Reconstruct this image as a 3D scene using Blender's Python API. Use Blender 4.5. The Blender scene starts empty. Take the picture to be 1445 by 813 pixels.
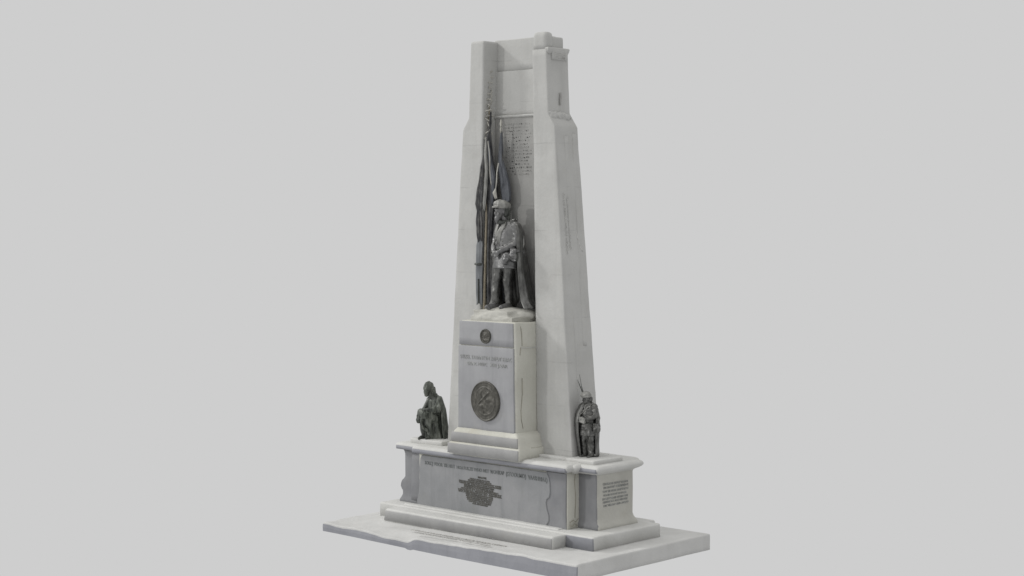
import bpy, bmesh, math, random
from mathutils import Vector, Matrix, noise
random.seed(7)
S = bpy.context.scene
COL = S.collection
R = math.radians

# ---------------------------------------------------------------- camera
cam = bpy.data.objects.new('camera', bpy.data.cameras.new('camera'))
COL.objects.link(cam)
cam.data.sensor_width = 36.0
cam.data.lens = 36.0 * 2394.6 / 1445.0
cam.data.clip_end = 500
yaw, pitch = R(47.157), R(2.429)
fw = Vector((-math.cos(yaw) * math.cos(pitch), math.sin(yaw) * math.cos(pitch), -math.sin(pitch)))
cam.location = (20.011, -22.871, 5.4)
cam.rotation_euler = fw.to_track_quat('-Z', 'Y').to_euler()
S.camera = cam

# ---------------------------------------------------------------- world: plain studio grey
w = bpy.data.worlds.new('World'); S.world = w; w.use_nodes = True
bg = w.node_tree.nodes['Background']
bg.inputs[0].default_value = (0.617, 0.617, 0.617, 1); bg.inputs[1].default_value = 1.0

def sun(name, energy, angle, az, el, col):
    d = bpy.data.lights.new(name, 'SUN'); d.energy = energy; d.angle = R(angle); d.color = col
    o = bpy.data.objects.new(name, d); COL.objects.link(o)
    # az: direction the light comes from, degrees from -Y (front) towards -X (left)
    v = Vector((-math.sin(R(az)) * math.cos(R(el)), -math.cos(R(az)) * math.cos(R(el)), math.sin(R(el))))
    o.rotation_euler = v.to_track_quat('Z', 'Y').to_euler()
    o.location = v * 20
sun('added_top_sun', 0.80, 50, 10, 80, (1.0, 0.985, 0.95))  # added wide sun that brightens the upward faces
sun('key_lamp', 0.55, 4, 28, 16, (1.0, 0.99, 0.97))
sun('added_side_sun', 1.15, 7, 66, 32, (1.0, 0.99, 0.97))  # added sun that throws the left pilaster's shadow into the niche

S.render.engine = 'CYCLES'
S.view_settings.view_transform = 'Standard'
S.view_settings.look = 'None'
S.view_settings.exposure = 0.0
S.view_settings.gamma = 1.0

# ---------------------------------------------------------------- materials
def stone(name, c1, c2, streak=0.5, bump=0.25, rough=0.75, scale=1.0, stain=None, stain_amt=0.35, joint=0.0):
    m = bpy.data.materials.new(name); m.use_nodes = True
    N = m.node_tree.nodes; L = m.node_tree.links
    b = N['Principled BSDF']; b.inputs['Roughness'].default_value = rough
    b.inputs['Specular IOR Level'].default_value = 0.25
    tc = N.new('ShaderNodeTexCoord')
    def nz(sc, det, stretch=(1, 1, 1), ro=0.6):
        mp = N.new('ShaderNodeMapping'); mp.inputs['Scale'].default_value = stretch
        L.new(tc.outputs['Object'], mp.inputs[0])
        n = N.new('ShaderNodeTexNoise'); n.inputs['Scale'].default_value = sc * scale
        n.inputs['Detail'].default_value = det; n.inputs['Roughness'].default_value = ro
        L.new(mp.outputs[0], n.inputs['Vector']); return n.outputs['Fac']
    def ramp(f, a, b_):
        r = N.new('ShaderNodeMapRange'); r.inputs[1].default_value = a; r.inputs[2].default_value = b_
        L.new(f, r.inputs[0]); return r.outputs[0]
    def mix(f, a, b_, t='MIX'):
        x = N.new('ShaderNodeMix'); x.data_type = 'RGBA'; x.blend_type = t
        if isinstance(f, float): x.inputs[0].default_value = f
        else: L.new(f, x.inputs[0])
        for i, v in ((6, a), (7, b_)):
            if isinstance(v, tuple): x.inputs[i].default_value = (*v, 1)
            else: L.new(v, x.inputs[i])
        return x.outputs[2]
    big = ramp(nz(1.3, 5), 0.35, 0.68)
    col = mix(big, c1, c2)
    st = ramp(nz(3.0, 4, (1.6, 1.6, 0.16)), 0.5, 0.75)
    dk = tuple(v * 0.80 for v in c1)
    stc = stain or dk
    mm = N.new('ShaderNodeMath'); mm.operation = 'MULTIPLY'; mm.inputs[1].default_value = streak * 0.6
    L.new(st, mm.inputs[0]); col = mix(mm.outputs[0], col, dk)
    sp = ramp(nz(2.2, 6, (1, 1, 1), 0.7), 0.55, 0.78)
    m2 = N.new('ShaderNodeMath'); m2.operation = 'MULTIPLY'; m2.inputs[1].default_value = stain_amt
    L.new(sp, m2.inputs[0]); col = mix(m2.outputs[0], col, stc)
    fine = ramp(nz(38, 3), 0.3, 0.75)
    m3 = N.new('ShaderNodeMath'); m3.operation = 'MULTIPLY'; m3.inputs[1].default_value = 0.16
    L.new(fine, m3.inputs[0]); col = mix(m3.outputs[0], col, tuple(v * 0.6 for v in c2))
    if joint:      # worn bed joints between the stone courses, broken by wear
        sx = N.new('ShaderNodeSeparateXYZ'); L.new(tc.outputs['Object'], sx.inputs[0])
        def mth(op, a, b_=None):
            q = N.new('ShaderNodeMath'); q.operation = op
            for i, v in enumerate((a, b_)):
                if v is None: continue
                if isinstance(v, (int, float)): q.inputs[i].default_value = v
                else: L.new(v, q.inputs[i])
            return q.outputs[0]
        wob = mth('MULTIPLY', nz(2.5, 2), 0.05)
        f = mth('PINGPONG', mth('ADD', sx.outputs[2], wob), joint / 2)
        line = mth('LESS_THAN', f, 0.009)
        msk = mth('MULTIPLY', mth('MULTIPLY', line, ramp(nz(1.7, 3), 0.48, 0.62)), 0.32)
        col = mix(msk, col, tuple(v * 0.62 for v in c1))
    L.new(col, b.inputs['Base Color'])
    bp = N.new('ShaderNodeBump'); bp.inputs['Strength'].default_value = bump; bp.inputs['Distance'].default_value = 0.02
    L.new(nz(14, 6), bp.inputs['Height']); L.new(bp.outputs[0], b.inputs['Normal'])
    return m

def bronze(name, c1, c2, c3, metal=0.35, rough=0.5, sc=9.0):
    m = bpy.data.materials.new(name); m.use_nodes = True
    N = m.node_tree.nodes; L = m.node_tree.links
    b = N['Principled BSDF']; b.inputs['Roughness'].default_value = rough; b.inputs['Metallic'].default_value = metal
    tc = N.new('ShaderNodeTexCoord')
    mp = N.new('ShaderNodeMapping'); mp.inputs['Scale'].default_value = (1, 1, 0.45); L.new(tc.outputs['Object'], mp.inputs[0])
    n = N.new('ShaderNodeTexNoise'); n.inputs['Scale'].default_value = sc; n.inputs['Detail'].default_value = 6
    n.inputs['Roughness'].default_value = 0.68; L.new(mp.outputs[0], n.inputs['Vector'])
    r = N.new('ShaderNodeValToRGB'); e = r.color_ramp.elements
    e[0].position = 0.33; e[0].color = (*c1, 1); e[1].position = 0.70; e[1].color = (*c3, 1)
    x = e.new(0.5); x.color = (*c2, 1)
    L.new(n.outputs['Fac'], r.inputs[0]); L.new(r.outputs[0], b.inputs['Base Color'])
    n2 = N.new('ShaderNodeTexNoise'); n2.inputs['Scale'].default_value = 60; n2.inputs['Detail'].default_value = 4
    L.new(tc.outputs['Object'], n2.inputs['Vector'])
    bp = N.new('ShaderNodeBump'); bp.inputs['Strength'].default_value = 0.35; bp.inputs['Distance'].default_value = 0.01
    L.new(n2.outputs['Fac'], bp.inputs['Height']); L.new(bp.outputs[0], b.inputs['Normal'])
    return m

M_TOWER = stone('pale_limestone', (0.45, 0.45, 0.436), (0.515, 0.515, 0.50), streak=0.6, stain=(0.40, 0.39, 0.36), joint=0.74)
M_NICHE_SHADE = stone('shaded_niche_limestone', (0.31, 0.31, 0.30), (0.42, 0.415, 0.40), streak=1.0, stain=(0.27, 0.27, 0.26), stain_amt=0.6, joint=0.8)  # shade of the lower niche darkened into the stone colour
M_PANEL = stone('shaded_panel_marble', (0.24, 0.247, 0.255), (0.315, 0.317, 0.325), streak=1.0, bump=0.12, stain=(0.25, 0.25, 0.235), stain_amt=0.5, rough=0.6)  # shaded tone of the base front set in the panel colour
M_BLUE = stone('shaded_blue_marble', (0.295, 0.298, 0.310), (0.36, 0.363, 0.374), streak=0.9, bump=0.12, stain=(0.38, 0.37, 0.34), rough=0.6)  # shade of the pedestal front put into the marble colour
M_SLATE = stone('shaded_front_marble', (0.20, 0.203, 0.214), (0.27, 0.273, 0.282), streak=1.0, bump=0.15, stain=(0.26, 0.25, 0.24), rough=0.65)  # dark shade of the pier fronts put into the colour
M_CREAM = stone('lit_cream_stone', (0.52, 0.515, 0.46), (0.60, 0.595, 0.54), streak=0.4, stain=(0.44, 0.40, 0.31), stain_amt=0.5, bump=0.35)  # side returns coloured brighter, as lit faces
M_PIER = stone('pier_stone', (0.42, 0.415, 0.38), (0.52, 0.515, 0.475), streak=0.5, stain=(0.40, 0.38, 0.32), bump=0.3)
M_SLAB = stone('slab_stone', (0.51, 0.51, 0.50), (0.58, 0.58, 0.57), streak=0.4, stain=(0.45, 0.445, 0.43), stain_amt=.6, bump=0.35)
M_STEP = stone('step_stone', (0.535, 0.535, 0.517), (0.61, 0.61, 0.595), streak=0.4, stain=(0.45, 0.445, 0.42), bump=0.3)
M_RISER = stone('shaded_riser_marble', (0.34, 0.34, 0.343), (0.41, 0.41, 0.405), streak=0.6, stain=(0.40, 0.38, 0.34))  # shaded tone of risers and moulding fronts kept in the colour
M_LAV = stone('shaded_lavender_marble', (0.245, 0.25, 0.275), (0.30, 0.305, 0.33), streak=0.6, stain=(0.33, 0.34, 0.36))  # shade of slab edge, plinth and cap fronts painted as lavender grey
M_BRZ = bronze('weathered_bronze', (0.05, 0.05, 0.047), (0.125, 0.125, 0.12), (0.23, 0.23, 0.22), metal=0.6, rough=0.34, sc=7)
M_COAT = bronze('grey_bronze', (0.11, 0.11, 0.11), (0.185, 0.185, 0.185), (0.27, 0.27, 0.26), metal=0.55, rough=0.36, sc=4)
M_GRN = bronze('green_grey_bronze', (0.035, 0.04, 0.035), (0.105, 0.115, 0.10), (0.25, 0.26, 0.235), metal=0.35, rough=0.45, sc=12)
M_BRZ_D = bronze('dark_bronze', (0.03, 0.033, 0.03), (0.075, 0.08, 0.073), (0.15, 0.16, 0.145))
M_BRZ_L = bronze('rubbed_bronze', (0.17, 0.17, 0.16), (0.26, 0.26, 0.245), (0.36, 0.36, 0.34), metal=0.2)
M_FLAG = bronze('blue_bronze', (0.05, 0.053, 0.062), (0.10, 0.107, 0.122), (0.16, 0.17, 0.19), metal=0.2, rough=0.6, sc=5)
M_PLANK = bronze('pale_blue_bronze', (0.11, 0.117, 0.125), (0.17, 0.18, 0.19), (0.23, 0.24, 0.25), metal=0.1, rough=0.6, sc=4)
M_FLAG_D = bronze('dark_cloth_bronze', (0.02, 0.02, 0.025), (0.07, 0.07, 0.072), (0.21, 0.205, 0.19), metal=0.2, rough=0.6)
M_TAN = bronze('tan_wood_bronze', (0.22, 0.19, 0.14), (0.32, 0.28, 0.21), (0.45, 0.41, 0.33), metal=0.0, rough=0.6)
M_ROPE = bronze('pale_cord', (0.30, 0.29, 0.26), (0.42, 0.41, 0.37), (0.55, 0.54, 0.50), metal=0.0, rough=0.8)
M_MED = bronze('medal_bronze', (0.042, 0.040, 0.033), (0.075, 0.072, 0.062), (0.13, 0.124, 0.108), metal=0.3, sc=14)
def flat(name, c, rough=0.8):
    m = bpy.data.materials.new(name); m.use_nodes = True
    N = m.node_tree.nodes; L = m.node_tree.links; b = N['Principled BSDF']
    b.inputs['Roughness'].default_value = rough
    tc = N.new('ShaderNodeTexCoord'); n = N.new('ShaderNodeTexNoise'); n.inputs['Scale'].default_value = 8; n.inputs['Detail'].default_value = 4
    L.new(tc.outputs['Object'], n.inputs['Vector'])
    r = N.new('ShaderNodeValToRGB'); e = r.color_ramp.elements
    e[0].position = .35; e[0].color = (*c, 1); e[1].position = .7; e[1].color = (*[v * 1.6 for v in c], 1)
    L.new(n.outputs['Fac'], r.inputs[0]); L.new(r.outputs[0], b.inputs['Base Color'])
    return m
M_INK = flat('dark_lettering', (0.13, 0.138, 0.138))
M_INK_S = flat('soft_lettering', (0.255, 0.26, 0.255))
M_INK_B = flat('brown_lettering', (0.07, 0.068, 0.06))
M_INK_F = flat('faint_lettering', (0.25, 0.245, 0.23))
M_NTXT = flat('niche_lettering', (0.30, 0.297, 0.285))
M_STXT = flat('worn_lettering', (0.40, 0.395, 0.38))
M_VTXT = flat('faded_lettering', (0.40, 0.398, 0.385))
M_CRACK = flat('crack_shadow', (0.24, 0.225, 0.18))

# ---------------------------------------------------------------- helpers
def thing(name, label, cat, loc=(0, 0, 0), rotz=0.0, scale=1.0, group=None):
    o = bpy.data.objects.new(name, None); COL.objects.link(o)
    o.location = loc; o.rotation_euler = (0, 0, rotz); o.scale = (scale,) * 3
    o.empty_display_size = 0.2
    o['label'] = label; o['category'] = cat
    if group: o['group'] = group
    return o

def link(name, me, mat, parent=None, world=True, label=None, smooth=True):
    """world=True: the mesh is written in world coordinates, so undo the root's offset."""
    o = bpy.data.objects.new(name, me); COL.objects.link(o)
    if mat: me.materials.clear(); me.materials.append(mat)
    if smooth:
        for p in me.polygons: p.use_smooth = True
    if parent:
        o.parent = parent
        if world:
            q = parent; off = Vector((0, 0, 0))
            while q: off += q.location; q = q.parent
            o.location = -off
    if label: o['label'] = label
    return o

def warp(me, amp, freq=2.2, seed=0.0, fn=None):
    off = Vector((seed * 13.7, seed * 5.1, seed * 9.3))
    for v in me.vertices:
        c = v.co
        d = noise.noise_vector((c + off) * freq) * amp + noise.noise_vector((c + off) * freq * 5) * amp * 0.35
        n = c + d
        if fn: n = fn(n)
        v.co = n

def ring(x0, x1, y0, y1, nx, ny, r):
    r = min(r, (x1 - x0) * 0.45, (y1 - y0) * 0.45)
    pts = []
    def arc(cx, cy, a0):
        for k in range(4):
            a = R(a0 + 30 * k); pts.append((cx + r * math.cos(a), cy + r * math.sin(a)))
    def line(ax, ay, bx, by, n):
        for k in range(1, n): pts.append((ax + (bx - ax) * k / n, ay + (by - ay) * k / n))
    arc(x1 - r, y0 + r, -90); line(x1, y0 + r, x1, y1 - r, ny)
    arc(x1 - r, y1 - r, 0); line(x1 - r, y1, x0 + r, y1, nx)
    arc(x0 + r, y1 - r, 90); line(x0, y1 - r, x0, y0 + r, ny)
    arc(x0 + r, y0 + r, 180); line(x0 + r, y0, x1 - r, y0, nx)
    return pts

def loft_mesh(levels, step=0.12, r=0.02, top_round=0.02, bottom_round=0.0, cap_rings=None, smoothz=True):
    """levels: (z, x0, x1, y0, y1) bottom to top, rectangular section with rounded corners."""
    lv = list(levels)
    if top_round:
        z, x0, x1, y0, y1 = lv[-1]; t = top_round
        pz, *pp = lv[-2]; f = max(0.0, 1 - t / max(1e-6, z - pz))
        mid = [pp[i] + (lv[-1][i + 1] - pp[i]) * f for i in range(4)]
        lv[-1] = (z - t, *mid)
        lv.append((z - t * 0.35, x0 + t * .12, x1 - t * .12, y0 + t * .12, y1 - t * .12))
        lv.append((z - t * 0.08, x0 + t * .45, x1 - t * .45, y0 + t * .45, y1 - t * .45))
        lv.append((z, x0 + t, x1 - t, y0 + t, y1 - t))
    out = []
    for a, b in zip(lv, lv[1:]):
        n = max(1, int((b[0] - a[0]) / step))
        for k in range(n):
            f = k / n; out.append(tuple(a[i] + (b[i] - a[i]) * f for i in range(5)))
    out.append(lv[-1])
    W = max(l[2] - l[1] for l in lv); D = max(l[4] - l[3] for l in lv)
    nx = max(1, int(W / step)); ny = max(1, int(D / step))
    bm = bmesh.new(); rows = []
    for z, x0, x1, y0, y1 in out:
        rows.append([bm.verts.new((x, y, z)) for x, y in ring(x0, x1, y0, y1, nx, ny, r)])
    n = len(rows[0])
    for a, b in zip(rows, rows[1:]):
        for i in range(n): bm.faces.new((a[i], a[(i + 1) % n], b[(i + 1) % n], b[i]))
    # top cap in concentric rings so it can be uneven too
    z, x0, x1, y0, y1 = out[-1]; cx, cy = (x0 + x1) / 2, (y0 + y1) / 2
    kk = cap_rings or max(1, int(min(x1 - x0, y1 - y0) / 2 / step))
    prev = rows[-1]
    for k in range(1, kk + 1):
        s = 1 - k / (kk + 0.6)
        hx = (x1 - x0) / 2; hy = (y1 - y0) / 2; m = min(hx, hy) * (1 - s)
        cur = []
        for v in rows[-1]:
            dx, dy = v.co.x - cx, v.co.y - cy
            cur.append(bm.verts.new((cx + dx * (hx - m) / hx, cy + dy * (hy - m) / hy, z)))
        for i in range(n): bm.faces.new((prev[i], prev[(i + 1) % n], cur[(i + 1) % n], cur[i]))
        prev = cur
    bm.faces.new(prev)
    bm.faces.new(list(reversed(rows[0])))
    me = bpy.data.meshes.new('m'); bm.to_mesh(me); bm.free()
    return me

SEED = [0]
def block(name, levels, mat, parent, amp=0.004, step=0.12, r=0.02, top_round=0.02, fn=None, label=None, **kw):
    me = loft_mesh(levels, step, r, top_round, **kw)
    SEED[0] += 1
    warp(me, amp, seed=SEED[0], fn=fn)
    return link(name, me, mat, parent, label=label)

def box_l(x0, x1, y0, y1, z0, z1): return [(z0, x0, x1, y0, y1), (z1, x0, x1, y0, y1)]

def text(name, lines, mat, parent, org, xd, up, depth=0.004, bold=0.004):
    """lines: (string, u0, u1, v, height); drawn on the plane through org spanned by xd and up; one mesh per line."""
    xd = Vector(xd).normalized(); up = Vector(up).normalized(); nr = xd.cross(up)
    for s, u0, u1, v, h in lines:
        c = bpy.data.curves.new('t', 'FONT'); c.body = s; c.size = h * 1.38; c.extrude = depth; c.offset = bold; c.resolution_u = 2
        o = bpy.data.objects.new('t', c); COL.objects.link(o)
        dg = bpy.context.evaluated_depsgraph_get(); dg.update()
        me = bpy.data.meshes.new_from_object(o.evaluated_get(dg))
        xs = [p.co.x for p in me.vertices]; a, b = min(xs), max(xs)
        dv = v[1] - v[0] if isinstance(v, tuple) else 0; v0 = v[0] if isinstance(v, tuple) else v
        for p in me.vertices:
            f = (p.co.x - a) / (b - a)
            p.co = Vector(org) + xd * (u0 + (u1 - u0) * f) + up * (v0 + dv * f + p.co.y) + nr * p.co.z
        bpy.data.objects.remove(o); bpy.data.curves.remove(c)
        link(name + '_line', me, mat, parent, smooth=False)

def tube_mesh(pts, rads, seg=8):
    bm = bmesh.new(); rows = []
    P = [Vector(p) for p in pts]
    for i, p in enumerate(P):
        t = (P[min(i + 1, len(P) - 1)] - P[max(i - 1, 0)]).normalized()
        a = t.orthogonal().normalized() if i == 0 else (rows_a - t * rows_a.dot(t)).normalized()
        rows_a = a; b = t.cross(a); rr = rads[i] if isinstance(rads, (list, tuple)) else rads
        rows.append([bm.verts.new(p + (a * math.cos(2 * math.pi * k / seg) + b * math.sin(2 * math.pi * k / seg)) * rr) for k in range(seg)])
    for a, b in zip(rows, rows[1:]):
        for k in range(seg): bm.faces.new((a[k], a[(k + 1) % seg], b[(k + 1) % seg], b[k]))
    bm.faces.new(list(reversed(rows[0]))); bm.faces.new(rows[-1])
    me = bpy.data.meshes.new('m'); bm.to_mesh(me); bm.free(); return me

def sheet_mesh(grid, thick):
    """a cloth: grid of points, given thickness and closed edges."""
    ni, nj = len(grid), len(grid[0]); G = [[Vector(p) for p in row] for row in grid]
    nrm = [[((G[min(i + 1, ni - 1)][j] - G[max(i - 1, 0)][j]).cross(G[i][min(j + 1, nj - 1)] - G[i][max(j - 1, 0)])).normalized() for j in range(nj)] for i in range(ni)]
    bm = bmesh.new()
    A = [[bm.verts.new(G[i][j] + nrm[i][j] * thick / 2) for j in range(nj)] for i in range(ni)]
    B = [[bm.verts.new(G[i][j] - nrm[i][j] * thick / 2) for j in range(nj)] for i in range(ni)]
    for i in range(ni - 1):
        for j in range(nj - 1):
            bm.faces.new((A[i][j], A[i + 1][j], A[i + 1][j + 1], A[i][j + 1]))
            bm.faces.new((B[i][j], B[i][j + 1], B[i + 1][j + 1], B[i + 1][j]))
    for i in range(ni - 1):
        bm.faces.new((A[i][0], B[i][0], B[i + 1][0], A[i + 1][0])); bm.faces.new((A[i][-1], A[i + 1][-1], B[i + 1][-1], B[i][-1]))
    for j in range(nj - 1):
        bm.faces.new((A[0][j], A[0][j + 1], B[0][j + 1], B[0][j])); bm.faces.new((A[-1][j], B[-1][j], B[-1][j + 1], A[-1][j + 1]))
    bmesh.ops.recalc_face_normals(bm, faces=bm.faces)
    me = bpy.data.meshes.new('m'); bm.to_mesh(me); bm.free(); return me

def prism_mesh(poly, y0, y1):
    """outline in x,z pushed from y0 (front) to y1 (back)."""
    bm = bmesh.new()
    a = [bm.verts.new((x, y0, z)) for x, z in poly]; b = [bm.verts.new((x, y1, z)) for x, z in poly]
    n = len(poly)
    bm.faces.new(a); bm.faces.new(list(reversed(b)))
    for i in range(n): bm.faces.new((a[i], b[i], b[(i + 1) % n], a[(i + 1) % n]))
    bmesh.ops.recalc_face_normals(bm, faces=bm.faces)
    bmesh.ops.bevel(bm, geom=[e for e in bm.edges if abs(e.verts[0].co.y - y0) < 1e-6 and abs(e.verts[1].co.y - y0) < 1e-6], offset=0.012, segments=2, affect='EDGES', profile=0.5)
    me = bpy.data.meshes.new('m'); bm.to_mesh(me); bm.free(); return me

class Clay:
    """shapes pressed together and voxel-fused into one continuous surface"""
    def __init__(s): s.bm = bmesh.new()
    def ball(s, c, r, rot=(0, 0, 0)):
        if not isinstance(r, (tuple, list)): r = (r, r, r)
        from mathutils import Euler
        M = Matrix.Translation(c) @ Euler([R(a) for a in rot]).to_matrix().to_4x4() @ Matrix.Diagonal((*r, 1))
        bmesh.ops.create_uvsphere(s.bm, u_segments=20, v_segments=14, radius=1, matrix=M); return s
    def limb(s, pts, rads):
        for (a, b, ra, rb) in zip(pts, pts[1:], rads, rads[1:]):
            a, b = Vector(a), Vector(b); d = b - a
            M = Matrix.Translation((a + b) / 2) @ d.to_track_quat('Z', 'Y').to_matrix().to_4x4()
            bmesh.ops.create_cone(s.bm, cap_ends=True, segments=16, radius1=ra, radius2=rb, depth=d.length, matrix=M)
        for p, r_ in zip(pts, rads): s.ball(p, r_)
        return s
    def box(s, c, h, rot=(0, 0, 0)):
        from mathutils import Euler
        M = Matrix.Translation(c) @ Euler([R(a) for a in rot]).to_matrix().to_4x4() @ Matrix.Diagonal((h[0] * 2, h[1] * 2, h[2] * 2, 1))
        bmesh.ops.create_cube(s.bm, size=1, matrix=M); return s
    def rings(s, rs, seg=28, fold=0.0, k=9, ph=0.0):
        rows = []
        for q, (z, cx, cy, rx, ry) in enumerate(rs):
            f = fold * q / max(1, len(rs) - 1)
            rows.append([s.bm.verts.new((cx + rx * math.cos(t) * (1 + f * math.sin(k * t + ph)), cy + ry * math.sin(t) * (1 + f * math.sin(k * t + ph)), z)) for t in [2 * math.pi * i / seg for i in range(seg)]])
        up = rs[-1][0] > rs[0][0]
        for a, b in zip(rows, rows[1:]):
            for i in range(seg):
                q = (a[i], a[(i + 1) % seg], b[(i + 1) % seg], b[i]); s.bm.faces.new(q if up else tuple(reversed(q)))
        s.bm.faces.new(list(reversed(rows[0])) if up else rows[0]); s.bm.faces.new(rows[-1] if up else list(reversed(rows[-1])))
        return s
    def build(s, name, mat, parent, voxel=0.012, smooth=2, folds=None, label=None):
        me = bpy.data.meshes.new('t'); s.bm.to_mesh(me); s.bm.free()
        o = bpy.data.objects.new('t', me); COL.objects.link(o)
        md = o.modifiers.new('r', 'REMESH'); md.mode = 'VOXEL'; md.voxel_size = voxel
        if smooth:
            sm = o.modifiers.new('s', 'SMOOTH'); sm.factor = 0.5; sm.iterations = smooth
        dg = bpy.context.evaluated_depsgraph_get(); dg.update()
        m2 = bpy.data.meshes.new_from_object(o.evaluated_get(dg))
        bpy.data.objects.remove(o); bpy.data.meshes.remove(me)
        if folds:
            ns = [v.normal.copy() for v in m2.vertices]
            for v, n in zip(m2.vertices, ns):
                v.co = v.co + n * folds(v.co)
        return link(name, m2, mat, parent, world=False, label=label)

def fnoise(amp, sx, sy, sz, seed=0.0):
    def f(c):
        q = Vector((c.x * sx + seed, c.y * sy, c.z * sz))
        return amp * (noise.noise(q) + 0.5 * noise.noise(q * 2.3))
    return f

def relief_disc(name, r, cx, cz, y, hf, mat, parent, squash=1.0, outline=None):
    bm = bmesh.new(); nr, nt = 34, 72; rows = []
    c = bm.verts.new((cx, y - hf(0, 0), cz))
    for i in range(1, nr + 1):
        row = []
        for j in range(nt):
            t = 2 * math.pi * j / nt; q = r * i / nr * (outline(t) if outline else 1)
            h = hf(i / nr * math.cos(t), i / nr * math.sin(t))
            row.append(bm.verts.new((cx + q * math.cos(t), y - h, cz + q * math.sin(t) * squash)))
        rows.append(row)
    back = [bm.verts.new((v.co.x, y + 0.04, v.co.z)) for v in rows[-1]]
    for j in range(nt): bm.faces.new((c, rows[0][j], rows[0][(j + 1) % nt]))
    rows.append(back)
    for a, b in zip(rows, rows[1:]):
        for j in range(nt): bm.faces.new((a[j], b[j], b[(j + 1) % nt], a[(j + 1) % nt]))
    bmesh.ops.recalc_face_normals(bm, faces=bm.faces)
    me = bpy.data.meshes.new('m'); bm.to_mesh(me); bm.free()
    return link(name, me, mat, parent)

def sstep(a, b, x):
    t = max(0, min(1, (x - a) / (b - a))); return t * t * (3 - 2 * t)

# ================================================================= SLAB
slab = thing('foundation_slab', 'broad pale stone slab with a chipped front edge lying beneath the whole monument', 'stone slab', (0, -1.3, -0.26))
def slabfn(c):
    x, y, z = c
    # top sinks gently to the left, bottom rises to the left
    t = max(0.0, min(1.0, (z + 0.27) / 0.27))
    u = (-0.085 * sstep(2.6, -3.0, x)) * sstep(-2.2, -3.0, y) - 0.07 * sstep(-2.1, -2.95, x) * (1 - sstep(-2.2, -3.0, y))
    u += 0.012 * noise.noise(Vector((x * 0.9, y * 5, 3))) * sstep(-2.45, -2.7, y)        # ruts in front of the step
    u += 0.03 * abs(noise.noise(Vector((x * 2.2, y * 2.2, 9)))) * sstep(-2.2, -2.7, x)
    e = sstep(-2.78, -3.05, y)                                                          # broken front arris
    u -= 0.06 * e * sstep(-1.95, -1.2, x) * sstep(-0.62, -0.80, x)
    u -= 0.016 * e * (0.5 + noise.noise(Vector((x * 3, 0, 5))))
    z += u * t + 0.035 * sstep(0.5, -3.0, x) * (1 - t)
    return Vector((x, y, z))
def slabfn2(c):
    c = slabfn(c)
    return c
block('slab_body', box_l(-3, 3, -3.042, 0.44, -0.27, 0.0), M_SLAB, slab, amp=0.004, step=0.075, r=0.03, top_round=0.03, fn=slabfn2)
# front edge strip coloured with its lavender shade, following the uneven arris
bm = bmesh.new(); F = []; n = 90
for i in range(n + 1):
    x = -2.99 + 5.985 * i / n
    zt = slabfn(Vector((x, -3.05, 0))).z - 0.012 - 0.006 * noise.noise(Vector((x * 6, 1, 1)))
    zb = -0.268 + 0.035 * sstep(0.5, -3.0, x)
    if -0.84 < x < -0.72: zb -= 0.02
    ro = [(x, -3.02, zt - 0.02), (x, -3.048, zt - 0.024), (x, -3.054 - 0.004 * noise.noise(Vector((x * 2, 0, 0))), (zt + zb) / 2), (x, -3.05, zb), (x, -3.02, zb)]
    F.append([bm.verts.new(p) for p in ro])
for a, b in zip(F, F[1:]):
    for k in range(4): bm.faces.new((a[k], a[k + 1], b[k + 1], b[k]))
    bm.faces.new((a[4], a[0], b[0], b[4]))
bm.faces.new(F[0]); bm.faces.new(F[-1]); bmesh.ops.recalc_face_normals(bm, faces=bm.faces)
me = bpy.data.meshes.new('m'); bm.to_mesh(me); bm.free()
link('shaded_edge_strip', me, M_LAV, slab, smooth=False, label='front edge of the slab with its lavender grey shade painted in')
text('inscription', [('SOUVENIR DES ENFANTS  MORTS POUR LA PATRIE  ARDENNES  AOVT 1914', -1.0, 1.2, (-2.78 + 2.78, 0.03), 0.055),
                     ('ICI REPOSENT LEVRS  FRERES  TOMBES  AV CHAMP', -0.78, 1.0, -0.115, 0.045)],
     M_STXT, slab, (0, -2.79, 0.001), (1, 0, 0), (0, 1, 0), depth=0.005, bold=-0.001)

# ================================================================= BASE
base = thing('stepped_base', 'wide low stone base with corner piers, moulded cap and inscribed front panel', 'monument base', (0, -1.2, 0.0))
RB = 0.03
block('plinth', [(-0.03, -2.53, 2.53, -2.10, -0.33), (0.225, -2.53, 2.53, -2.10, -0.33)], M_STEP, base, amp=0.006, top_round=0.03, r=RB)
block('rear_plinth', [(-0.03, -2.2, 2.2, -0.40, -0.05), (0.20, -2.2, 2.2, -0.40, -0.05)], M_STEP, base, amp=0.006, top_round=0.03, r=RB)
block('front_step', [(-0.03, -2.07, 1.95, -2.425, -2.0), (0.205, -2.02, 1.955, -2.425, -2.0)], M_STEP, base, amp=0.006, top_round=0.03, r=RB)
block('step_riser', [(0.0, -2.055, 1.93, -2.438, -2.36), (0.175, -2.01, 1.935, -2.438, -2.36)], M_RISER, base, amp=0.005, top_round=0.012, r=0.012, label='riser of the front step with its grey shade painted in')
block('plinth_riser', [(-0.01, 1.95, 2.528, -2.112, -2.04), (0.20, 1.95, 2.526, -2.112, -2.04)], M_LAV, base, amp=0.004, top_round=0.012, r=0.012)
block('tread_strip', [(0.19, -2.0, 1.68, -2.0, -1.86), (0.245, -2.0, 1.68, -1.985, -1.86)], M_STEP, base, amp=0.007, top_round=0.015, r=0.012)
def pierlv(x0, x1, y0, y1, bulge=False):
    fl = [(0.20, .085), (0.27, .08), (0.30, .055), (0.345, .02), (0.40, 0.0), (1.10, 0.0), (1.16, .02)]
    return [(z, x0 - f, x1 + f, y0 - f * 0.5, y1 + f * 0.5) for z, f in fl]
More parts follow.
